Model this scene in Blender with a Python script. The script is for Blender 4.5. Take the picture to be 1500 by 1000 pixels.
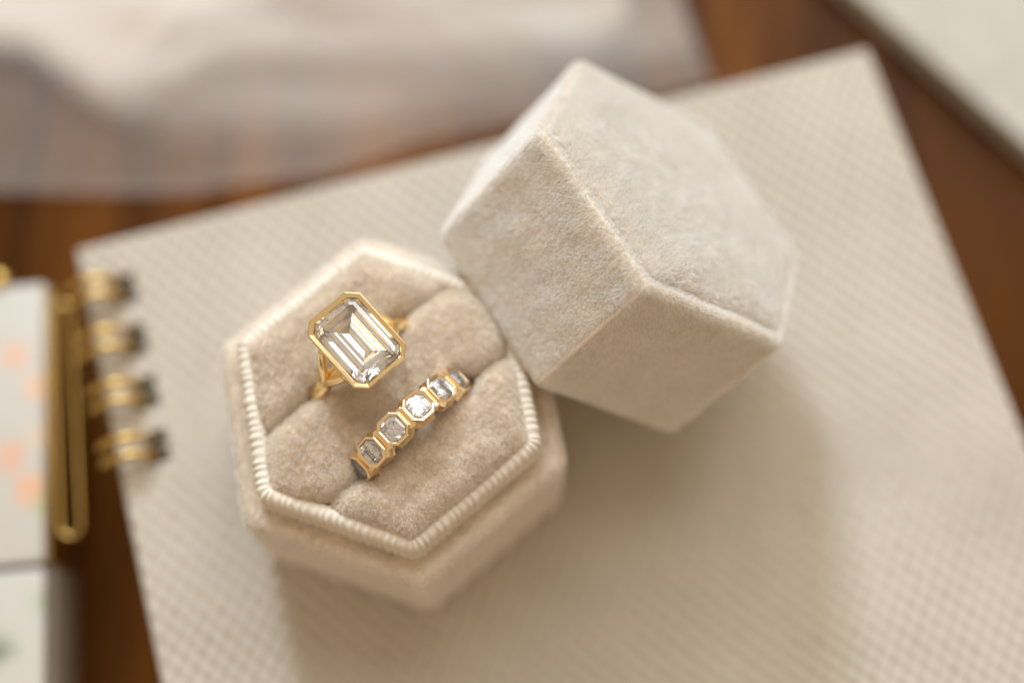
import bpy, math, random
import numpy as np
from mathutils import Matrix, Vector

# ------------------------------------------------------------------ scene, camera, light
scene = bpy.context.scene
for o in list(bpy.data.objects):
    bpy.data.objects.remove(o)
MM = 0.001
F_PX, TILT, ROLL = 2057.76, 0.3170, -0.0033
CAM = (17.85, -55.60, 225.21)
cd = bpy.data.cameras.new("camera")
cam = bpy.data.objects.new("camera", cd)
scene.collection.objects.link(cam)
cd.sensor_width = 36.0
cd.lens = F_PX / 1500.0 * 36.0
cd.clip_start = 0.01
cd.clip_end = 20.0
r_ = Vector((1, 0, 0)); u_ = Vector((0, math.cos(TILT), math.sin(TILT)))
rt = r_ * math.cos(ROLL) + u_ * math.sin(ROLL)
up = -r_ * math.sin(ROLL) + u_ * math.cos(ROLL)
bk = Vector((0, -math.sin(TILT), math.cos(TILT)))
m3 = Matrix((rt, up, bk)).transposed()
cam.matrix_world = Matrix.Translation(Vector(CAM) * MM) @ m3.to_4x4()
cd.dof.use_dof = True
cd.dof.focus_distance = 0.1915
cd.dof.aperture_fstop = 3.7
cd.dof.aperture_blades = 0
scene.camera = cam

world = bpy.data.worlds.new("World")
scene.world = world
world.use_nodes = True
bg = world.node_tree.nodes["Background"]
bg.inputs[0].default_value = (0.61, 0.485, 0.36, 1)      # warm light of the room
bg.inputs[1].default_value = 1.0

def area_lamp(name, az, el, dist, size, power, col):
    ld = bpy.data.lights.new(name, 'AREA')
    ld.shape = 'DISK'; ld.size = size; ld.energy = power; ld.color = col
    o = bpy.data.objects.new(name, ld)
    scene.collection.objects.link(o)
    d = Vector((math.cos(el) * math.cos(az), math.cos(el) * math.sin(az), math.sin(el)))
    o.location = d * dist
    o.rotation_euler = d.to_track_quat('Z', 'Y').to_euler()
    return o
# daylight from the window beyond the top edge of the picture
area_lamp("window_light", math.radians(104), math.radians(34), 1.5, 0.30, 14.5, (0.78, 0.97, 1.18))
# added wide fill lamp, softens shadows and brightens lid top and stones
area_lamp("soft_fill_light", math.radians(80), math.radians(44), 1.5, 1.6, 19.0, (0.92, 0.98, 1.04))

scene.view_settings.view_transform = 'Standard'
scene.view_settings.look = 'None'
scene.view_settings.exposure = 0.0
scene.view_settings.gamma = 1.0
scene.view_settings.use_curve_mapping = False
scene.render.engine = 'CYCLES'
cy = scene.cycles
cy.use_denoising = True
cy.denoiser = 'OPENIMAGEDENOISE'
cy.denoising_prefilter = 'ACCURATE'
cy.denoising_input_passes = 'RGB_ALBEDO_NORMAL'
cy.max_bounces = 16; cy.transmission_bounces = 14; cy.transparent_max_bounces = 12
cy.diffuse_bounces = 7; cy.glossy_bounces = 8
cy.sample_clamp_indirect = 6.0
cy.caustics_refractive = True; cy.caustics_reflective = True
scene.cycles_curves.shape = 'RIBBONS'

rng = np.random.default_rng(7)
PI = math.pi

# ------------------------------------------------------------------ materials
def new_mat(name):
    m = bpy.data.materials.new(name); m.use_nodes = True
    nt = m.node_tree
    return m, nt, nt.nodes["Principled BSDF"]
def N(nt, t, **kw):
    n = nt.nodes.new(t)
    for k, v in kw.items():
        setattr(n, k, v)
    return n
def ramp(nt, fac, stops):
    r = N(nt, 'ShaderNodeValToRGB')
    e = r.color_ramp.elements
    while len(e) < len(stops): e.new(0.5)
    for i, (p, c) in enumerate(stops):
        e[i].position = p; e[i].color = (*c, 1)
    nt.links.new(fac, r.inputs[0])
    return r.outputs[0]

def mat_cloth_base(name, col, rough=0.95):
    m, nt, b = new_mat(name)
    tc = N(nt, 'ShaderNodeTexCoord'); nz = N(nt, 'ShaderNodeTexNoise')
    nz.inputs['Scale'].default_value = 180; nz.inputs['Detail'].default_value = 4
    nt.links.new(tc.outputs['Object'], nz.inputs['Vector'])
    c = ramp(nt, nz.outputs['Fac'], [(0.3, tuple(x * 0.9 for x in col)), (0.7, tuple(min(1, x * 1.06) for x in col))])
    nt.links.new(c, b.inputs['Base Color'])
    b.inputs['Roughness'].default_value = rough
    b.inputs['Specular IOR Level'].default_value = 0.15
    return m

def mat_pile(name, col, transl=0.42, gloss=0.10):
    """velvet fibres: diffuse with light passing through and a silky glint"""
    m = bpy.data.materials.new(name); m.use_nodes = True
    nt = m.node_tree; nt.nodes.clear()
    out = N(nt, 'ShaderNodeOutputMaterial')
    hi = N(nt, 'ShaderNodeHairInfo')
    c = ramp(nt, hi.outputs['Random'], [(0.0, tuple(x * 0.70 for x in col)), (0.35, tuple(x * 0.96 for x in col)), (1.0, tuple(min(0.985, x * 1.06) for x in col))])
    d = N(nt, 'ShaderNodeBsdfDiffuse'); t = N(nt, 'ShaderNodeBsdfTranslucent')
    g = N(nt, 'ShaderNodeBsdfGlossy'); g.inputs['Roughness'].default_value = 0.42
    g.inputs['Color'].default_value = (0.95, 0.92, 0.88, 1)
    nt.links.new(c, d.inputs[0]); nt.links.new(c, t.inputs[0])
    m1 = N(nt, 'ShaderNodeMixShader'); m1.inputs[0].default_value = transl
    nt.links.new(d.outputs[0], m1.inputs[1]); nt.links.new(t.outputs[0], m1.inputs[2])
    m2 = N(nt, 'ShaderNodeMixShader'); m2.inputs[0].default_value = gloss
    nt.links.new(m1.outputs[0], m2.inputs[1]); nt.links.new(g.outputs[0], m2.inputs[2])
    nt.links.new(m2.outputs[0], out.inputs[0])
    return m

def mat_gold(name, col, rough):
    m, nt, b = new_mat(name)
    b.inputs['Base Color'].default_value = (*col, 1)
    b.inputs['Metallic'].default_value = 1.0
    tc = N(nt, 'ShaderNodeTexCoord'); nz = N(nt, 'ShaderNodeTexNoise')
    nz.inputs['Scale'].default_value = 900; nz.inputs['Detail'].default_value = 3
    nt.links.new(tc.outputs['Object'], nz.inputs['Vector'])
    mr = N(nt, 'ShaderNodeMapRange'); mr.inputs[3].default_value = rough * 0.7; mr.inputs[4].default_value = rough * 1.5
    nt.links.new(nz.outputs['Fac'], mr.inputs[0]); nt.links.new(mr.outputs[0], b.inputs['Roughness'])
    return m

def mat_diamond(name):
    m = bpy.data.materials.new(name); m.use_nodes = True
    nt = m.node_tree; nt.nodes.clear()
    out = N(nt, 'ShaderNodeOutputMaterial'); g = N(nt, 'ShaderNodeBsdfGlass')
    g.inputs['IOR'].default_value = 2.42; g.inputs['Roughness'].default_value = 0.0
    g.inputs['Color'].default_value = (0.99, 0.99, 0.985, 1)
    d = N(nt, 'ShaderNodeBsdfDiffuse'); d.inputs[0].default_value = (0.93, 0.93, 0.95, 1)      # white diffuse share, painted in to lift the dark facets
    mx = N(nt, 'ShaderNodeMixShader'); mx.inputs[0].default_value = 0.05
    nt.links.new(g.outputs[0], mx.inputs[1]); nt.links.new(d.outputs[0], mx.inputs[2])
    nt.links.new(mx.outputs[0], out.inputs[0])
    return m

VELVET = (0.99, 0.955, 0.895)
M = {}
M['velvet_base'] = mat_cloth_base('velvet_backing', (0.84, 0.735, 0.61))
M['pile_lid'] = mat_pile('velvet_pile_lid', VELVET, 0.42, 0.17)
M['pile_base'] = mat_pile('velvet_pile_base', (0.975, 0.92, 0.85))
M['pile_cushion'] = mat_pile('velvet_pile_cushion', (0.97, 0.895, 0.80))
M['trim'] = mat_cloth_base('grosgrain_ribbon', (0.77, 0.69, 0.57), 0.85)
M['gold'] = mat_gold('polished_gold', (0.95, 0.74, 0.40), 0.10)
M['rose'] = mat_gold('warm_gold', (0.97, 0.76, 0.47), 0.10)
M['brass'] = mat_gold('brushed_gold_wire', (0.60, 0.385, 0.11), 0.30)
M['diamond'] = mat_diamond('diamond')

def mat_cover():
    m, nt, b = new_mat('embossed_cover')
    tc = N(nt, 'ShaderNodeTexCoord'); nz = N(nt, 'ShaderNodeTexNoise')
    nz.inputs['Scale'].default_value = 60; nz.inputs['Detail'].default_value = 5
    nt.links.new(tc.outputs['Object'], nz.inputs['Vector'])
    c = ramp(nt, nz.outputs['Fac'], [(0.3, (0.49, 0.43, 0.345)), (0.7, (0.55, 0.485, 0.395))])
    nt.links.new(c, b.inputs['Base Color'])
    n2 = N(nt, 'ShaderNodeTexNoise'); n2.inputs['Scale'].default_value = 2500; n2.inputs['Detail'].default_value = 3
    nt.links.new(tc.outputs['Object'], n2.inputs['Vector'])
    bp = N(nt, 'ShaderNodeBump'); bp.inputs['Strength'].default_value = 0.4; bp.inputs['Distance'].default_value = 0.0001
    nt.links.new(n2.outputs['Fac'], bp.inputs['Height']); nt.links.new(bp.outputs[0], b.inputs['Normal'])
    b.inputs['Roughness'].default_value = 0.75
    b.inputs['Specular IOR Level'].default_value = 0.3
    return m
M['cover'] = mat_cover()

def mat_wood():
    m, nt, b = new_mat('varnished_wood')
    tc = N(nt, 'ShaderNodeTexCoord'); mp = N(nt, 'ShaderNodeMapping')
    mp.inputs['Rotation'].default_value = (0, 0, math.radians(8)); mp.inputs['Scale'].default_value = (60, 5, 60)
    nt.links.new(tc.outputs['Object'], mp.inputs['Vector'])
    nz = N(nt, 'ShaderNodeTexNoise'); nz.inputs['Scale'].default_value = 1.0; nz.inputs['Detail'].default_value = 8
    nz.inputs['Distortion'].default_value = 0.6
    nt.links.new(mp.outputs[0], nz.inputs['Vector'])
    c = ramp(nt, nz.outputs['Fac'], [(0.28, (0.028, 0.008, 0.001)), (0.5, (0.095, 0.030, 0.003)), (0.72, (0.19, 0.064, 0.006))])
    nt.links.new(c, b.inputs['Base Color'])
    mr = N(nt, 'ShaderNodeMapRange'); mr.inputs[3].default_value = 0.22; mr.inputs[4].default_value = 0.4
    nt.links.new(nz.outputs['Fac'], mr.inputs[0]); nt.links.new(mr.outputs[0], b.inputs['Roughness'])
    b.inputs['Specular IOR Level'].default_value = 0.07
    return m
M['wood'] = mat_wood()

def plain(name, col, rough, spec=0.4):
    m = mat_cloth_base(name, col, rough)
    m.node_tree.nodes["Principled BSDF"].inputs['Specular IOR Level'].default_value = spec
    return m
M['paper'] = plain('white_paper', (0.52, 0.49, 0.42), 0.8)
M['page'] = plain('cream_page_edges', (0.66, 0.55, 0.38), 0.9)
M['back'] = plain('grey_board', (0.42, 0.36, 0.29), 0.9)
M['dark'] = plain('hole_shade', (0.02, 0.016, 0.012), 0.9)  # near-black colour paints the shade down in the punched holes

def mat_sheer(name, cover):
    m = bpy.data.materials.new(name); m.use_nodes = True
    nt = m.node_tree; nt.nodes.clear()
    out = N(nt, 'ShaderNodeOutputMaterial')
    tr = N(nt, 'ShaderNodeBsdfTransparent')
    d = N(nt, 'ShaderNodeBsdfDiffuse'); t = N(nt, 'ShaderNodeBsdfTranslucent')
    tc = N(nt, 'ShaderNodeTexCoord'); nz = N(nt, 'ShaderNodeTexNoise')
    nz.inputs['Scale'].default_value = 35; nz.inputs['Detail'].default_value = 3
    nt.links.new(tc.outputs['Object'], nz.inputs['Vector'])
    c = ramp(nt, nz.outputs['Fac'], [(0.3, (0.84, 0.755, 0.665)), (0.7, (0.89, 0.82, 0.735))])
    nt.links.new(c, d.inputs[0]); nt.links.new(c, t.inputs[0])
    m1 = N(nt, 'ShaderNodeMixShader'); m1.inputs[0].default_value = 0.3
    nt.links.new(d.outputs[0], m1.inputs[1]); nt.links.new(t.outputs[0], m1.inputs[2])
    m2 = N(nt, 'ShaderNodeMixShader')
    n2 = N(nt, 'ShaderNodeTexNoise'); n2.inputs['Scale'].default_value = 15; n2.inputs['Detail'].default_value = 1
    nt.links.new(tc.outputs['Object'], n2.inputs['Vector'])
    mr = N(nt, 'ShaderNodeMapRange'); mr.inputs[1].default_value = 0.3; mr.inputs[2].default_value = 0.7
    mr.inputs[3].default_value = cover * 0.85; mr.inputs[4].default_value = min(0.95, cover * 1.15)
    at = N(nt, 'ShaderNodeAttribute'); at.attribute_name = 'gather'
    mu = N(nt, 'ShaderNodeMath', operation='MULTIPLY')
    nt.links.new(n2.outputs['Fac'], mr.inputs[0]); nt.links.new(mr.outputs[0], mu.inputs[0]); nt.links.new(at.outputs['Fac'], mu.inputs[1])
    nt.links.new(mu.outputs[0], m2.inputs[0])
    nt.links.new(tr.outputs[0], m2.inputs[1]); nt.links.new(m1.outputs[0], m2.inputs[2])
    nt.links.new(m2.outputs[0], out.inputs[0])
    return m
M['sheer1'] = mat_sheer('sheer_chiffon_single', 0.21)
M['sheer2'] = mat_sheer('sheer_chiffon_double', 0.34)
M['sheer3'] = mat_sheer('sheer_chiffon_gathered', 0.72)

def mat_floral():
    m, nt, b = new_mat('floral_print')
    tc = N(nt, 'ShaderNodeTexCoord')
    nz = N(nt, 'ShaderNodeTexNoise'); nz.inputs['Scale'].default_value = 350; nz.inputs['Detail'].default_value = 2
    nt.links.new(tc.outputs['Object'], nz.inputs['Vector'])
    mx = N(nt, 'ShaderNodeVectorMath', operation='MULTIPLY_ADD')
    mx.inputs[1].default_value = (0.003,) * 3
    nt.links.new(nz.outputs['Color'], mx.inputs[0]); nt.links.new(tc.outputs['Object'], mx.inputs[2])
    cur = None
    spots = [(-5.2, 37, 1.5, (0.80, 0.36, 0.18)), (-1.4, 31, 1.6, (0.80, 0.42, 0.20)), (-6.0, 19, 1.7, (0.80, 0.34, 0.16)),
             (-2.6, 13, 1.8, (0.84, 0.36, 0.14)), (-0.8, 22, 1.0, (0.75, 0.50, 0.30)), (-0.4, 10, 0.9, (0.45, 0.47, 0.20)),
             (-7.6, -13.5, 1.5, (0.10, 0.16, 0.09)), (-0.4, -6, 0.8, (0.36, 0.40, 0.22)), (-14, 30, 2, (0.80, 0.36, 0.18)),
             (-15, 8, 2, (0.20, 0.27, 0.12)), (-18, -20, 2, (0.80, 0.38, 0.18)), (-5, -26, 2, (0.82, 0.4, 0.2))]
    for (x, y, r, c) in spots:
        dist = N(nt, 'ShaderNodeVectorMath', operation='DISTANCE')
        nt.links.new(mx.outputs[0], dist.inputs[0])
        dist.inputs[1].default_value = ((x + 1.5) * MM, (y + 1.5) * MM, 0.0022)
        mr = N(nt, 'ShaderNodeMapRange'); mr.inputs[1].default_value = (r * 0.2 + 1.0) * MM; mr.inputs[2].default_value = (r + 2.4) * MM
        mr.inputs[3].default_value = 0.72; mr.inputs[4].default_value = 0.0
        nt.links.new(dist.outputs['Value'], mr.inputs[0])
        mix = N(nt, 'ShaderNodeMix', data_type='RGBA')
        nt.links.new(mr.outputs[0], mix.inputs[0])
        if cur is None: mix.inputs[6].default_value = (0.53, 0.495, 0.425, 1)
        else: nt.links.new(cur, mix.inputs[6])
        mix.inputs[7].default_value = (*c, 1)
        cur = mix.outputs[2]
    nt.links.new(cur, b.inputs['Base Color'])
    b.inputs['Roughness'].default_value = 0.3
    return m
M['floral'] = mat_floral()

# ------------------------------------------------------------------ helpers
C = scene.collection
def empty(name, loc=(0, 0, 0), rot=None):
    o = bpy.data.objects.new(name, None); C.objects.link(o)
    o.empty_display_size = 0.005
    if rot is None: o.location = Vector(loc) * MM
    else: o.matrix_world = Matrix.Translation(Vector(loc) * MM) @ rot.to_4x4()
    return o
def tag(o, label=None, cat=None, group=None, kind=None):
    if label: o['label'] = label
    if cat: o['category'] = cat
    if group: o['group'] = group
    if kind: o['kind'] = kind
    return o
def mesh_data(name, V, Fs, mat, smooth=True):
    me = bpy.data.meshes.new(name)
    V = np.asarray(V, float) * MM
    me.from_pydata(V.tolist(), [], [tuple(f) for f in Fs])
    me.update()
    if smooth: me.polygons.foreach_set('use_smooth', np.ones(len(me.polygons), bool))
    me.materials.append(mat)
    return me
def obj(name, V, Fs, mat, parent=None, smooth=True):
    o = bpy.data.objects.new(name, mesh_data(name, V, Fs, mat, smooth)); C.objects.link(o)
    if parent: o.parent = parent
    return o
def loft(loops, closed_loop=True, cap0=False, cap1=False, ring=False):
    """loops: list of (n,3) arrays -> V, F"""
    L = [np.asarray(l, float) for l in loops]
    n = len(L[0]); V = np.concatenate(L); Fs = []
    m = len(L)
    for i in range(m if ring else m - 1):
        a, b = i * n, ((i + 1) % m) * n
        for j in range(n if closed_loop else n - 1):
            k = (j + 1) % n
            Fs.append((a + j, a + k, b + k, b + j))
    if cap0: Fs.append(tuple(range(n - 1, -1, -1)))
    if cap1: Fs.append(tuple(range((m - 1) * n, m * n)))
    return V, Fs
def merge(parts):
    V = []; Fs = []; k = 0
    for v, f in parts:
        V.append(np.asarray(v, float)); Fs += [tuple(i + k for i in t) for t in f]; k += len(v)
    return np.concatenate(V), Fs
def tube(path, rad, n=10, closed=False, caps=True, flat=1.0):
    P = np.asarray(path, float); m = len(P); loops = []
    ref = np.array([0.0, 0.0, 1.0]); prev = None
    for i in range(m):
        a = P[(i - 1) % m] if (closed or i > 0) else P[i]
        b = P[(i + 1) % m] if (closed or i < m - 1) else P[i]
        t = (b - a) / (np.linalg.norm(b - a) + 1e-12)
        if prev is None:
            s = np.cross(t, ref)
            if np.linalg.norm(s) < 1e-3: s = np.cross(t, [0, 1, 0])
        else: s = prev - t * (prev @ t)
        s /= np.linalg.norm(s); prev = s
        q = np.cross(s, t)
        r = rad[i] if hasattr(rad, '__len__') else rad
        th = np.arange(n) * 2 * PI / n
        loops.append(P[i] + r * (np.cos(th)[:, None] * s + flat * np.sin(th)[:, None] * q))
    return loft(loops, True, caps and not closed, caps and not closed, closed)
def rbox(x0, x1, y0, y1, z0, z1, r=0.5, n=3):
    """box with rounded vertical corners and a rounded top edge"""
    def outline(ins, z):
        rr = max(r - ins, 0.02); pts = []
        for (cx, cy, a0) in ((x1 - ins - rr, y0 + ins + rr, -90), (x1 - ins - rr, y1 - ins - rr, 0), (x0 + ins + rr, y1 - ins - rr, 90), (x0 + ins + rr, y0 + ins + rr, 180)):
            for k in range(n + 1):
                a = math.radians(a0 + 90 * k / n); pts.append((cx + rr * math.cos(a), cy + rr * math.sin(a), z))
        return np.array(pts)
    e = r * 0.7
    loops = [outline(e * 0.8, z0), outline(0, z0 + e)]
    for k in range(n + 1):
        a = PI / 2 * k / n
        loops.append(outline(e * (1 - math.cos(a)), z1 - e + e * math.sin(a)))
    return loft(loops, True, True, True)

ANG0 = -0.3385
def hexloop(ap, rc, z, nc=6, ns=8, rot=0.0, tangents=False):
    """closed outline of a regular hexagon of apothem ap with corners rounded by rc; a corner lies at angle rot"""
    rc = max(rc, 0.01)
    Rin = (ap - rc) / math.cos(PI / 6)
    pts = []; nrm = []
    for k in range(6):
        th = rot + PI / 3 * k
        c = np.array([Rin * math.cos(th), Rin * math.sin(th)])
        for i in range(nc + 1):
            a = th - PI / 6 + PI / 3 * i / nc
            d = np.array([math.cos(a), math.sin(a)])
            pts.append(c + rc * d); nrm.append(d)
        th2 = th + PI / 3
        c2 = np.array([Rin * math.cos(th2), Rin * math.sin(th2)])
        d = np.array([math.cos(th + PI / 6), math.sin(th + PI / 6)])
        A = c + rc * d; B = c2 + rc * d
        for i in range(1, ns):
            pts.append(A + (B - A) * i / ns); nrm.append(d)
    P = np.array(pts); P = np.c_[P, np.full(len(P), z)]
    return (P, np.array(nrm)) if tangents else P

_k = rng.normal(size=(24, 3)); _k /= np.linalg.norm(_k, axis=1)[:, None]; _p = rng.uniform(0, 6.28, 24)
def fnoise(P, wl, seed=0):
    """smooth pseudo-random field in about -1..1, wavelength wl in mm"""
    r = np.random.default_rng(100 + seed)
    k = r.normal(size=(9, 3)); k /= np.linalg.norm(k, axis=1)[:, None]; k *= (2 * PI / wl) * r.uniform(0.6, 1.5, (9, 1))
    ph = r.uniform(0, 6.28, 9)
    return np.sin(P @ k.T + ph).sum(1) / 4.2

def pile(parent, density, length, radius, mat, lean=(0, 0, 0), lean_amt=0.5, jitter=0.3, swirl=0.5, keep=None, seed=1, npts=4):
    """short velvet fibres standing on a mesh part"""
    r = np.random.default_rng(seed)
    me = parent.data; me.calc_loop_triangles()
    nv = len(me.vertices); V = np.empty(nv * 3); me.vertices.foreach_get('co', V); V = V.reshape(-1, 3) / MM
    nt = len(me.loop_triangles); T = np.empty(nt * 3, int); me.loop_triangles.foreach_get('vertices', T); T = T.reshape(-1, 3)
    VN = np.empty(nv * 3); me.vertex_normals.foreach_get('vector', VN); VN = VN.reshape(-1, 3)
    A, B, Cc = V[T[:, 0]], V[T[:, 1]], V[T[:, 2]]
    cr = np.cross(B - A, Cc - A); ar = np.linalg.norm(cr, axis=1) / 2
    if keep is not None:
        ar = ar * keep((A + B + Cc) / 3, cr / (2 * ar[:, None] + 1e-12))
    n = int(ar.sum() * density)
    idx = r.choice(nt, n, p=ar / ar.sum())
    u = r.random(n); v = r.random(n); f = u + v > 1; u[f] = 1 - u[f]; v[f] = 1 - v[f]; w = 1 - u - v
    P = A[idx] * w[:, None] + B[idx] * u[:, None] + Cc[idx] * v[:, None]
    Nn = VN[T[idx, 0]] * w[:, None] + VN[T[idx, 1]] * u[:, None] + VN[T[idx, 2]] * v[:, None]
    Nn /= np.linalg.norm(Nn, axis=1)[:, None] + 1e-12
    sw = np.stack([fnoise(P, 5.0, seed + i) for i in range(3)], 1) * 0.7 + np.stack([fnoise(P, 1.3, seed + 5 + i) for i in range(3)], 1) * 0.75
    D = np.asarray(lean, float) * lean_amt + sw * swirl * 0.5 + r.normal(size=(n, 3)) * jitter
    D -= Nn * (D * Nn).sum(1)[:, None]
    L = length * r.uniform(0.65, 1.15, n)[:, None]
    P0 = P - Nn * 0.05
    pts = np.empty((n, npts, 3))
    for k in range(npts):
        t = k / (npts - 1)
        d = Nn * t + D * t ** 1.6
        pts[:, k] = P0 + d / np.sqrt(1 + (D ** 2).sum(1))[:, None] * L
    cu = bpy.data.hair_curves.new('velvet_pile')
    cu.add_curves([npts] * n)
    cu.attributes['position'].data.foreach_set('vector', (pts.reshape(-1) * MM).astype(np.float32))
    ra = cu.attributes.get('radius') or cu.attributes.new('radius', 'FLOAT', 'POINT')
    rad = np.tile(radius * (1 - 0.55 * np.linspace(0, 1, npts) ** 2), n) * MM
    ra.data.foreach_set('value', rad.astype(np.float32))
    cu.materials.append(mat)
    o = bpy.data.objects.new('velvet_pile', cu); C.objects.link(o); o.parent = parent
    o['kind'] = 'stuff'
    return o

# ------------------------------------------------------------------ table
TZ = -26.0
V = []; Fs = []
table = obj('table_top', [(-900, -700, TZ), (900, -700, TZ), (900, 900, TZ), (-900, 900, TZ), (-900, -700, TZ - 30), (900, -700, TZ - 30), (900, 900, TZ - 30), (-900, 900, TZ - 30)],
            [(0, 1, 2, 3), (7, 6, 5, 4), (0, 4, 5, 1), (1, 5, 6, 2), (2, 6, 7, 3), (3, 7, 4, 0)], M['wood'], None, False)
tag(table, 'varnished orange brown wooden table top under everything', 'table', kind='structure')

# ------------------------------------------------------------------ notebook with the embossed cover (local: x right, y up along its left edge, corner at 0,0)
BA = 0.2696
nb = empty('notebook', (-57.52, 35.52, TZ), Matrix.Rotation(BA, 3, 'Z'))
tag(nb, 'thick beige notebook with woven embossed cover lying under the ring box', 'notebook')
NBW, NBH, NBT = 145.3, 150.0, -TZ
HOLES = [9.6, 19.2, 28.8, 38.4]
def cover():
    dx = 0.29
    nx, ny = int(NBW / dx) + 1, int(NBH / dx) + 1
    x = np.linspace(0, NBW, nx); y = np.linspace(-NBH, 0, ny)
    X, Y = np.meshgrid(x, y)
    wob = 0.10 * np.sin(X / 7.3 + Y / 11.0) + 0.08 * np.sin(Y / 5.1 - X / 17.0)
    f = -np.cos(2 * PI * (X + wob) / 2.9) * np.cos(PI * (Y + wob) / 1.9)       # basket weave: lumps and pits alternate
    P3 = np.stack([X.ravel(), Y.ravel(), 0 * X.ravel()], 1)
    amp = (1 + 0.35 * fnoise(P3, 3.1, 81) + 0.25 * fnoise(P3, 23, 82)).reshape(X.shape)
    Z = (np.sign(f) * np.abs(f) ** 0.75) * 0.30 * amp - 0.10
    e = np.minimum(np.minimum(X, NBW - X), np.minimum(-Y, NBH + Y))
    k = np.clip(e / 0.9, 0, 1); drop = 0.9 * (1 - np.sqrt(1 - (1 - k) ** 2))
    Z = Z * np.clip(e / 1.2, 0, 1) + NBT - 0.2 - drop
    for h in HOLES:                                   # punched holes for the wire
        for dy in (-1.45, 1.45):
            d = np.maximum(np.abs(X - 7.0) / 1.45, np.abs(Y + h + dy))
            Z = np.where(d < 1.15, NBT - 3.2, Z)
    Vv = np.stack([X, Y, Z], -1).reshape(-1, 3)
    i = np.arange(nx * ny).reshape(ny, nx)
    F = np.stack([i[:-1, :-1], i[:-1, 1:], i[1:, 1:], i[1:, :-1]], -1).reshape(-1, 4)
    return Vv, F
def fast_obj(name, V, F, mat, parent):
    me = bpy.data.meshes.new(name)
    me.vertices.add(len(V)); me.vertices.foreach_set('co', (V * MM).astype(np.float32).reshape(-1))
    me.loops.add(len(F) * 4); me.loops.foreach_set('vertex_index', F.astype(np.int32).reshape(-1))
    me.polygons.add(len(F)); me.polygons.foreach_set('loop_start', np.arange(0, len(F) * 4, 4, dtype=np.int32))
    me.update(calc_edges=True); me.validate()
    me.polygons.foreach_set('use_smooth', np.ones(len(me.polygons), bool))
    me.materials.append(mat)
    o = bpy.data.objects.new(name, me); C.objects.link(o); o.parent = parent
    return o
cv = fast_obj('cover', *cover(), M['cover'], nb)
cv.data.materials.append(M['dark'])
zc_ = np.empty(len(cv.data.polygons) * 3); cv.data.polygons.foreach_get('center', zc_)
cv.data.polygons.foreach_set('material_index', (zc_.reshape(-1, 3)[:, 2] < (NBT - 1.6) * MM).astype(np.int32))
obj('cover_edge', *loft([np.array([(0.02, -NBH, z), (NBW - .02, -NBH, z), (NBW - .02, -.02, z), (0.02, -.02, z)]) for z in (NBT - 2.6, NBT - 1.1)], True, True, False), M['cover'], nb, False)
obj('page_block', *rbox(7.6, NBW - 1.5, -NBH + 1.5, -1.5, 2.0, NBT - 3.4, 0.3), M['page'], nb, False)
obj('back_board', *rbox(0, NBW, -NBH, 0, 0.05, 2.0, 0.5), M['back'], nb, False)
for h in HOLES:
    for dy in (-1.45, 1.45):
        th = np.linspace(math.radians(-18), math.radians(322), 48)
        cx, cz, R = 2.0, NBT - 0.9, 4.3
        P = np.stack([cx + R * np.cos(th), np.full(48, -h - dy) + 0.5 * np.sin(th * 0.5), cz + R * 0.92 * np.sin(th)], 1)
        P[:, 2] = np.maximum(P[:, 2], 0.9)
        obj('binding_wire', *tube(P, 0.74, 8), M['brass'], nb)

# ------------------------------------------------------------------ ring box base
RB_Z, ZC = 26.5, 32.5
c30 = math.cos(PI / 6)
base = empty('ring_box')
tag(base, 'open hexagonal beige velvet ring box holding two gold rings', 'ring box')
def prof(points, rot=ANG0, **k):
    return [hexloop(a, rc, z, rot=rot, **k) for (a, rc, z) in points]
def arc_pts(ac, zc, r, a0, a1, n, rc):
    return [(ac + r * math.cos(math.radians(a0 + (a1 - a0) * i / n)), rc, zc + r * math.sin(math.radians(a0 + (a1 - a0) * i / n))) for i in range(n + 1)]
AP = 26.9 * c30
tray_pts = [(AP - 3, 1.5, 0.1)] + arc_pts(AP - 1.0, 1.1, 1.0, -90, 0, 4, 2.6) + [(AP, 2.6, z) for z in (6, 12, 18, 23)] \
    + arc_pts(AP - 1.2, RB_Z - 1.0, 1.2, 0, 100, 6, 2.6) + [(AP - 2.2, 2.0, RB_Z - 0.15), (AP - 4.2, 1.5, RB_Z - 0.25)]
tray = obj('tray', *loft(prof(tray_pts), True, True, True), M['velvet_base'], base)
pile(tray, 26, 0.75, 0.040, M['pile_base'], lean=(0.1, -0.3, 0.6), lean_amt=0.5, seed=11,
     keep=lambda c, n: ((np.hypot(c[:, 0], c[:, 1]) > 18) & (c[:, 2] > 0.5)).astype(float))

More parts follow.
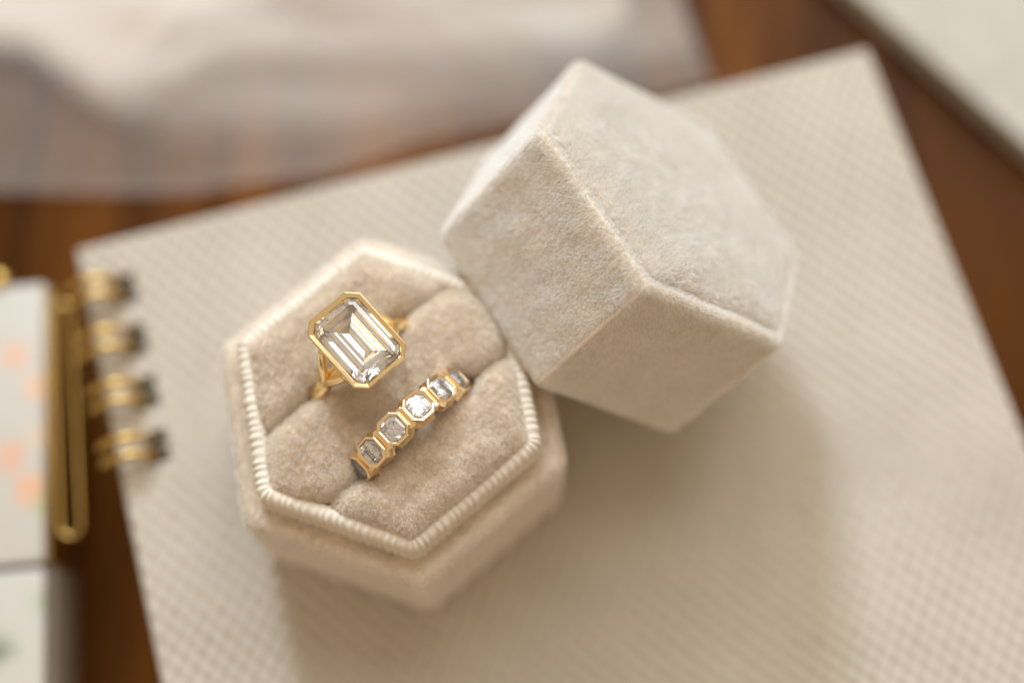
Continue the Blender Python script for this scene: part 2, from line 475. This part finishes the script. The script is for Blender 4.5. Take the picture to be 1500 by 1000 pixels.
def trim():
    """grosgrain ribbon collar, its ridges running over the top edge"""
    apo = 23.5 * c30
    base_loop, nrm = hexloop(apo, 2.6, 0, nc=24, ns=150, rot=ANG0, tangents=True)
    seg = np.linalg.norm(np.roll(base_loop, -1, 0) - base_loop, axis=1)
    s = np.concatenate([[0], np.cumsum(seg)[:-1]]); per = seg.sum(); nr = 126
    sw = s + 0.16 * np.sin(s * 0.9) + 0.1 * np.sin(s * 2.3 + 1)
    sw[0] = 0
    ridge = 0.5 - 0.5 * np.cos(2 * PI * sw / per * nr)
    ridge = ridge * (0.8 + 0.3 * np.sin(s * 1.7) * np.sin(s * 0.37 + 1))
    pr = [(0.15, RB_Z - 0.2), (0.1, RB_Z + 1.2), (0, RB_Z + 2.6), (0, RB_Z + 4.5)]
    cz = RB_Z + 4.7; r = 1.3
    for i in range(1, 11):
        a = math.radians(i * 17)
        pr.append((-r + r * math.cos(a), cz + r * math.sin(a)))
    pr.append((-2 * r - 0.1, cz - 1.0)); pr.append((-2 * r - 0.2, cz - 3.5))
    loops = []
    for i, (off, z) in enumerate(pr):
        a = max(0, min(1, (z - RB_Z - 4.5) / 1.7))
        o = off + 0.24 * (ridge - 0.5) * (1 if i < 9 else 0.6)
        ss = hexloop(apo + off, max(0.4, 2.6 + off), 0, nc=24, ns=150, rot=ANG0)
        P = ss.copy(); P[:, :2] += nrm * (0.30 * (ridge - 0.5) * (1 - 0.35 * a))[:, None]
        P[:, 2] = z + 0.26 * (ridge - 0.5) * a
        loops.append(P)
    return loft(loops)
obj('ribbed_trim', *trim(), M['trim'], base)

SD = ANG0 + PI / 3          # direction of the slits (40.6 degrees)
ROT_S = Matrix.Rotation(SD, 3, 'Z')
def cushion():
    Ri = 21.2; ap = Ri * c30
    mlines = np.unique(np.round(np.concatenate([np.linspace(-ap, ap, 110), np.linspace(-6.8 - 2.6, -6.8 + 2.6, 60), np.linspace(6.8 - 2.6, 6.8 + 2.6, 60)]), 3))
    ns = 130
    t = np.sin(np.linspace(-1, 1, ns) * PI / 2 * 0.92) / math.sin(PI / 2 * 0.92)
    Mv, Tv = np.meshgrid(mlines, t, indexing='ij')
    Lh = Ri - np.abs(Mv) / math.sqrt(3)
    S = Tv * Lh
    # a slit opens and dips where a ring is pushed in
    def rounddrop(d, r):
        k = np.clip(d / r, 0, 1)
        return r * (1 - np.sqrt(np.clip(1 - (1 - k) ** 2, 0, 1)))
    Z = np.full_like(S, ZC + 2.0)
    P3 = np.stack([S.ravel(), Mv.ravel(), np.zeros(S.size)], 1)
    big = fnoise(P3, 14, 3).reshape(S.shape); sm = fnoise(P3, 5, 4).reshape(S.shape)
    for off, ends, hw in ((6.8, 7.8, 0.7), (-6.8, 9.4, 1.3)):
        bend = 0.35 * np.sin(S / 6.0 + off)
        d = np.abs(Mv - off - bend)
        opened = np.zeros_like(S)
        for e in (-ends, ends):
            opened += np.exp(-((S - e) / 1.7) ** 2)
        opened = np.clip(opened, 0, 1) * hw
        d = np.maximum(d - opened, 0)
        Z -= rounddrop(d, 3.6) * 0.95
        Z -= 7.0 * np.clip(1 - d / 0.35, 0, 1)
    de = np.minimum(ap - np.abs(Mv), (Lh - np.abs(S)) * c30)
    Z -= rounddrop(de, 3.2) * 0.9
    Z += 0.28 * big + 0.14 * sm
    Z -= 0.018 * (S ** 2) * 0.15
    c, s = math.cos(SD), math.sin(SD)
    Vv = np.stack([c * S - s * Mv, s * S + c * Mv, Z], -1).reshape(-1, 3)
    i = np.arange(S.size).reshape(S.shape)
    F = np.stack([i[:-1, :-1], i[1:, :-1], i[1:, 1:], i[:-1, 1:]], -1).reshape(-1, 4)
    return Vv, F[:, ::-1]
cush = fast_obj('cushion', *cushion(), M['velvet_base'], base)
pile(cush, 80, 0.80, 0.027, M['pile_cushion'], lean=(0.45, -0.5, 0), lean_amt=0.5, jitter=0.26, swirl=0.95, seed=21)

# ------------------------------------------------------------------ ring box lid, leaning on the base
q = [0.4785263624915802, 0.8259086927735081, 1.9945056257608924, 35.27779410125422, 25.21691735683887, 25.28148310139552, 24.050112329216606, 26.383315920544195]
ax = Vector(q[:3]); LR = Matrix.Rotation(ax.length, 3, ax.normalized())
LH, LRad = q[6], q[7]
lid_c = Vector(q[3:6]) - LR @ Vector((0, 0, LH / 2))
lid = empty('ring_box_cover', lid_c, LR)
tag(lid, 'hexagonal beige velvet box lid with padded top leaning against the open base', 'box lid')
LA = LRad * c30 + 0.3
wall_pts = [(LA - 2.6, 1.2, LH - 4.0), (LA - 2.6, 1.2, 1.0)] + [(LA - 2.4, 1.3, 0.4), (LA - 1.6, 1.6, 0.0), (LA - 0.8, 1.4, 0.1), (LA - 0.2, 1.6, 0.6)] \
    + [(LA, 1.7, 1.6)] + [(LA, 1.7, z) for z in (6, 11, 16, 20)] + arc_pts(LA - 1.05, LH - 1.1, 1.05, 0, 150, 6, 1.6) + [(LA - 2.0, 1.2, LH - 1.6), (LA - 2.2, 1.1, LH - 2.6)]
def uneven(vf, amp, seed):
    v, f = vf; v = np.array(v)
    rr = np.hypot(v[:, 0], v[:, 1])[:, None] + 1e-6
    n = (amp * fnoise(v, 11, seed) + amp * 0.5 * fnoise(v, 5, seed + 1))[:, None]
    v[:, :2] += v[:, :2] / rr * n
    v[:, 2] += 0.6 * amp * fnoise(v, 13, seed + 2) * (v[:, 2] > 15)
    return v, f
wall = obj('wall', *uneven(loft(prof(wall_pts, rot=0.0)), 0.16, 90), M['velvet_base'], lid)
obj('ceiling_lining', *loft(prof([(LA - 2.5, 1.2, LH - 3.9), (LA - 8, 1, LH - 4.0)], rot=0.0), True, False, True), M['velvet_base'], lid)
pile(wall, 72, 0.66, 0.026, M['pile_lid'], lean=(0, 0, -0.8), lean_amt=0.6, jitter=0.24, swirl=0.42, seed=31,
     keep=lambda c, n: ((np.hypot(c[:, 0], c[:, 1]) > 18) & ((n[:, 0] * c[:, 0] + n[:, 1] * c[:, 1] > -0.4 * 20) | (c[:, 2] > LH - 3))).astype(float))
def top_panel():
    loops = []
    for (ins, dz, rc) in ((1.9, -3.2, 0.8), (1.6, -2.2, 0.9), (1.7, -1.2, 1.0), (2.1, -0.35, 1.2), (3.0, 0.3, 1.5), (4.6, 0.8, 2), (7, 1.2, 2.5), (11, 1.5, 3), (16, 1.7, 3), (LA - 0.4, 1.75, 0.2)):
        P = hexloop(LA - ins, rc, LH + dz, rot=0.0)
        a = np.degrees(np.arctan2(P[:, 1], P[:, 0])) % 360
        crease = np.exp(-((a - 152) / 24) ** 2) + 0.7 * np.exp(-((a - 212) / 24) ** 2)        # the pad has pulled away along two edges
        k = max(0, 1 - ins / 9)
        P[:, :2] *= (1 - 0.030 * k * crease)[:, None]
        P[:, 2] += k * (0.35 - 0.75 * crease)
        P[:, 2] += (0.16 * fnoise(P * [1, 1, 0], 9, 6) + 0.10 * fnoise(P * [1, 1, 0], 4, 7)) * min(1, ins / 5)
        loops.append(P)
    return loft(loops, True, False, True)
tp = obj('top_panel', *top_panel(), M['velvet_base'], lid)
pile(tp, 66, 1.0, 0.027, M['pile_lid'], lean=LR.inverted() @ Vector((0.1, 0.6, 0.2)), lean_amt=0.3, jitter=0.27, swirl=0.45, seed=41)
# raised seams where the velvet panels meet along the upright corners
for k in range(6):
    th = PI / 3 * k
    Rr = (LA - 1.7) / c30 + 1.7
    P = [((Rr + 0.05 + d) * math.cos(th), (Rr + 0.05 + d) * math.sin(th), z) for d, z in ((-0.25, 0.6), (0, 1.6), (0.0, 6), (0, 11), (0, 16), (0, LH - 2.4), (-0.12, LH - 1.0), (-0.6, LH - 0.35))]
    obj('seam', *tube(P, 0.34, 8), M['velvet_base'], lid)

# ------------------------------------------------------------------ rings
def octo(a, b, c, z):
    """octagon with half sizes a (x), b (y) and corners cut by c"""
    c = max(c, 0.02)
    return np.array([(a, -b + c, z), (a, b - c, z), (a - c, b, z), (-a + c, b, z), (-a, b - c, z), (-a, -b + c, z), (-a + c, -b, z), (a - c, -b, z)])
def step_cut(a, b, c, crown, pav, girdle=0.12, keel=0.1):
    k = 0.586
    lo = []
    for ins, z in reversed(pav): lo.append(octo(max(a - ins, keel), max(b - ins, keel), c - ins * k, -z))
    lo.append(octo(a, b, c, -girdle)); lo.append(octo(a, b, c, girdle * 0.3))
    for ins, z in crown: lo.append(octo(a - ins, b - ins, c - ins * k, z))
    return loft(lo, True, True, True)
def bezel_shape(a, b, c, th, top, bottom, lip, taper):
    """closed ring of metal around a stone girdle"""
    k = 0.586
    L = [octo(a + th - taper, b + th - taper, c + (th - taper) * k, bottom), octo(a + th - taper * .35, b + th - taper * .35, c + (th - taper * .35) * k, bottom * 0.5),
         octo(a + th, b + th, c + th * k, -0.05), octo(a + th, b + th, c + th * k, top - 0.18), octo(a + th - 0.07, b + th - 0.07, c + (th - 0.07) * k, top - 0.05),
         octo(a + th - 0.16, b + th - 0.16, c + (th - 0.16) * k, top), octo(a + 0.06, b + 0.06, c + 0.06 * k, top - 0.03), octo(a - lip, b - lip, c - lip * k, top - 0.16),
         octo(a - lip * 0.4, b - lip * 0.4, c - lip * 0.4 * k, 0.06), octo(a + 0.02, b + 0.02, c, -0.25), octo(a + th * .2 - taper, b + th * .2 - taper, c - taper * .5, bottom * .6),
         octo(a + th * .3 - taper * 1.3, b + th * .3 - taper * 1.3, c - taper * .5, bottom)]
    return loft(L, True, False, False, True)
def band_ring(Rm, prof_fn, n=96):
    """closed band in the xz plane around the origin; prof_fn(angle) -> list of (radial, y)"""
    loops = []
    for i in range(n):
        a = 2 * PI * i / n
        loops.append(np.array([((Rm + r) * math.cos(a), y, (Rm + r) * math.sin(a)) for r, y in prof_fn(a)]))
    return loft(loops, True, False, False, True)
def place_ring(name, s, m, zc, lean, yaw, spin=0.0):
    c, s_ = math.cos(SD), math.sin(SD)
    R = Matrix.Rotation(SD + yaw, 3, 'Z') @ Matrix.Rotation(lean, 3, 'X') @ Matrix.Rotation(spin, 3, 'Y')
    return empty(name, (c * s - s_ * m, s_ * s + c * m, zc), R)

# --- solitaire with the long emerald-cut stone
er = place_ring('solitaire_ring', 0.3, 6.75, 28.4, math.radians(5.0), math.radians(1.5))
tag(er, 'gold solitaire ring with one large emerald cut diamond in a bezel', 'ring')
def er_prof(a):
    w = 1.25 - 0.30 * max(0, math.sin(a)) ** 2          # the band narrows towards the stone
    th = 0.80
    return [(-th, -w * .75), (-th * 1.05, 0), (-th, w * .75), (-th * .45, w), (0.15, w * .96), (th * .72, w * .66), (th * .95, 0), (th * .72, -w * .66), (0.15, -w * .96), (-th * .45, -w)]
obj('band', *band_ring(9.3, er_prof), M['gold'], er)
GZ = 14.7
SA, SB, SC = 4.1, 5.65, 1.15
crown = [(0.40, 0.42), (0.85, 0.78), (1.35, 1.02)]
pavl = [(0.45, 0.75), (1.0, 1.48), (1.75, 2.28), (2.75, 3.15), (4.02, 4.05)]
def at_z(vf, z):
    v, f = vf; v = np.array(v); v[:, 2] += z
    return v, f
stone = obj('stone', *at_z(step_cut(SA, SB, SC, crown, pavl), GZ), M['diamond'], er, False)
obj('bezel', *at_z(bezel_shape(SA, SB, SC, 0.60, 0.50, -3.0, 0.14, 1.5), GZ), M['gold'], er, False)
# gallery rail and the arms that rise from the band to the bezel
def rail(zz, ins):
    P = octo(SA + 0.35 - ins, SB + 0.35 - ins, SC - ins * .4, zz)
    Q = []
    for i in range(8):
        for t in (0.1, 0.5, 0.9): Q.append(P[i] + (P[(i + 1) % 8] - P[i]) * t)
    return tube(Q, 0.42, 8, True)
obj('gallery_rail', *rail(GZ - 3.1, 1.7), M['gold'], er)
for sx in (-1, 1):
    for sy in (-1, 1):
        P = []
        for t in np.linspace(0, 1, 12):
            a = math.radians(48)
            x0, z0 = 9.3 * math.cos(a), 9.3 * math.sin(a)
            x1, z1 = SA + 0.05, GZ - 1.3
            e = t * t * (3 - 2 * t)
            P.append((sx * (x0 + (x1 - x0) * t ** 1.3), sy * (0.35 + 2.1 * e), z0 + (z1 - z0) * t))
        obj('shoulder', *tube(P, list(np.linspace(0.75, 0.55, 12)), 10), M['gold'], er)

# --- band set all round with square step-cut stones
et = place_ring('eternity_ring', -0.45, -5.6, 29.4, math.radians(4.0), math.radians(2.5), math.radians(-4.0))
tag(et, 'gold eternity band set with a row of small octagonal diamonds', 'ring')
NS = 14
for sy in (-1, 1):
    obj('rail', *band_ring(8.75, lambda a: [(-0.35, sy * 1.35 - 0.35), (-0.4, sy * 1.35), (-0.35, sy * 1.35 + 0.35), (0.0, sy * 1.35 + 0.5), (0.5, sy * 1.35 + 0.42), (0.55, sy * 1.35), (0.5, sy * 1.35 - 0.42), (0.0, sy * 1.35 - 0.5)]), M['rose'], et)
sa, sb, scn = 1.62, 1.68, 0.72
st_me = mesh_data('stone', *step_cut(sa, sb, scn, [(0.2, 0.24), (0.44, 0.42), (0.72, 0.52)], [(0.28, 0.44), (0.64, 0.9), (1.08, 1.32), (1.58, 1.72)], 0.08, 0.04), M['diamond'], False)
bz_me = mesh_data('bezel', *bezel_shape(sa, sb, scn, 0.46, 0.36, -1.75, 0.10, -0.32), M['rose'], False)
bar_v, bar_f = rbox(-0.55, 0.55, -1.75, 1.75, -1.6, -0.12, 0.3)
bar_me = mesh_data('bridge_bar', bar_v, bar_f, M['rose'], False)
RG = 10.35
for i in range(NS):
    for nm, me, off in (('bezel', bz_me, 0.5), ('stone', st_me, 0.5), ('bridge_bar', bar_me, 0.0)):
        a = 2 * PI * (i + off) / NS
        o = bpy.data.objects.new(nm, me); C.objects.link(o); o.parent = et
        o.matrix_local = Matrix.Rotation(a, 4, 'Y') @ Matrix.Translation((0, 0, RG * MM))

# ------------------------------------------------------------------ floral case at the left edge
fc = empty('floral_case', (-59.4, -17.9, TZ), Matrix.Rotation(math.radians(5.6), 3, 'Z'))
tag(fc, 'white case printed with peach flowers and gold trim beside the notebook', 'case')
FT = -7.0 - TZ
for (y0, y1, nm) in ((0.5, 50.0, 'panel'), (-60, -0.5, 'panel')):
    p = obj(nm, *rbox(-45, -0.3, y0, y1, -2.0, 2.2, 0.8), M['floral'], fc); p.location = (0, 0, (FT - 2.2) * MM)
obj('body', *rbox(-44.5, 0.0, -59.5, 49.6, 0.05, FT - 3.6, 0.6), M['back'], fc)
obj('gold_edge', *rbox(-0.2, 0.35, 0.6, 49.5, 2.2, FT - 1.0, 0.2), M['brass'], fc)
th = np.linspace(0, PI, 13)
lp = [(2.6 + 1.7 * math.cos(a), 44 + 1.7 * math.sin(a), FT - 0.2) for a in th] + [(2.6 - 1.7 + (4.1 - 2.6) * t, 44 - 38 * t, FT - 0.2) for t in np.linspace(0.05, 0.95, 12)] \
    + [(4.1 + 1.7 * math.cos(a), 6 + 1.7 * math.sin(a), FT - 0.2) for a in th + PI] + [(4.1 + 1.7 - 1.5 * t, 6 + 38 * t, FT - 0.2) for t in np.linspace(0.05, 0.95, 12)]
obj('clasp_loop', *tube(lp, 0.46, 10, True), M['brass'], fc)
kp = [(r, z) for r, z in ((0.9, -3), (1.0, 0), (1.7, 0.5), (2.1, 1.3), (2.0, 2.2), (1.3, 2.9), (0.4, 3.1))]
obj('knob', *loft([np.array([(-8.6 + r * math.cos(a), 51.2 + r * math.sin(a), FT - 2.0 + z) for a in np.arange(16) * PI / 8]) for r, z in kp], True, True, True), M['brass'], fc)

# ------------------------------------------------------------------ sheer cloth at the top
cl = empty('chiffon_cloth', (-20, 80, TZ))
tag(cl, 'crumpled sheer white chiffon cloth spread on the table behind the notebook', 'cloth')
def layer(bound, xr, z0, amp, seed, fade):
    bx = np.array([b[0] for b in bound]); by = np.array([b[1] for b in bound])
    nx, ny = 150, 60
    X = np.empty((ny, nx)); Y = np.empty((ny, nx))
    for j in range(ny):
        v = (j / (ny - 1))
        for i in range(nx):
            u = i / (nx - 1)
            y_lo = np.interp(-125 + u * (xr + 125), bx, by)
            y = y_lo + (150 - y_lo) * v ** 1.4
            xe = xr - 0.27 * (y - 75)
            X[j, i] = -125 + u * (xe + 125); Y[j, i] = y
    P = np.stack([X.ravel(), Y.ravel(), np.zeros(X.size)], 1)
    fold = np.sin(P[:, 0] / 9 + P[:, 1] / 13 + 2.2 * fnoise(P, 60, seed)) * 0.5 + fnoise(P, 32, seed + 1) * 0.7 + fnoise(P, 9, seed + 2) * 0.16
    Z = z0 + amp * (fold + 1.1)
    edge = np.clip((P[:, 1] - np.interp(P[:, 0], bx, by)) / 3.0, 0, 1)
    Z = np.where(edge < 1, Z + 0.5 * (1 - edge) ** 2, Z)
    P[:, 2] = np.maximum(Z, z0)
    i = np.arange(nx * ny).reshape(ny, nx)
    F = np.stack([i[:-1, :-1], i[:-1, 1:], i[1:, 1:], i[1:, :-1]], -1).reshape(-1, 4)
    P0 = P.copy()
    P[:, :2] = (P[:, :2] - [17.85, -55.6]) * ((219 - TZ) / 234) + [17.85, -55.6]
    g = np.clip((P0[:, 1] - np.interp(P0[:, 0], bx, by)) / fade, 0, 1) if fade else np.ones(len(P))
    P -= np.array([-20, 80, 0])
    return P, F, g
def cloth_layer(bound, xr, z0, amp, mat, seed, fade):
    P, F, g = layer(bound, xr, z0, amp, seed, fade)
    o = fast_obj('cloth_layer', P, F, mat, cl)
    at = o.data.attributes.new('gather', 'FLOAT', 'POINT'); at.data.foreach_set('value', (0.15 + 0.85 * g * g * (3 - 2 * g)).astype(np.float32))
    return o
cloth_layer([(-125, 50), (-76, 51.5), (-45, 51.5), (-21, 54.5), (-1, 62), (29, 68), (56, 74)], 56, 0.5, 1.1, M['sheer1'], 51, 0)
cloth_layer([(-125, 80), (-75, 77), (-60, 66), (-46, 61), (-20, 60), (0, 64), (30, 69), (54, 77)], 55, 1.6, 1.3, M['sheer2'], 61, 10)
cloth_layer([(-125, 84), (-73, 78), (-60, 66.5), (-54, 65), (-47, 69), (-38, 75), (-20, 76), (0, 75), (32, 78), (42, 84)], 44, 2.6, 1.3, M['sheer3'], 71, 9)
cloth_layer([(-125, 84), (-74, 79), (-58, 69), (-52, 73), (-45, 82), (-25, 88), (0, 88), (32, 92), (42, 98)], 40, 3.8, 1.3, M['sheer3'], 75, 8)

# ------------------------------------------------------------------ white book in the top right corner
wb = empty('white_book', ((97 - 17.85) * (220 - TZ) / 229 + 17.85, (71.5 + 55.6) * (220 - TZ) / 229 - 55.6, TZ), Matrix.Rotation(math.atan2(-30.8, 27.6), 3, 'Z'))
tag(wb, 'thick plain white book at the corner of the table beyond the notebook', 'book')
obj('cover', *rbox(-110, 110, 0, 130, 4.4, 5.4, 0.4), M['paper'], wb)
obj('page_block', *rbox(-109, 109, 1.0, 129, 1.1, 4.3, 0.3), M['page'], wb)
obj('cover', *rbox(-110, 110, 0, 130, 0.05, 1.0, 0.4), M['paper'], wb)
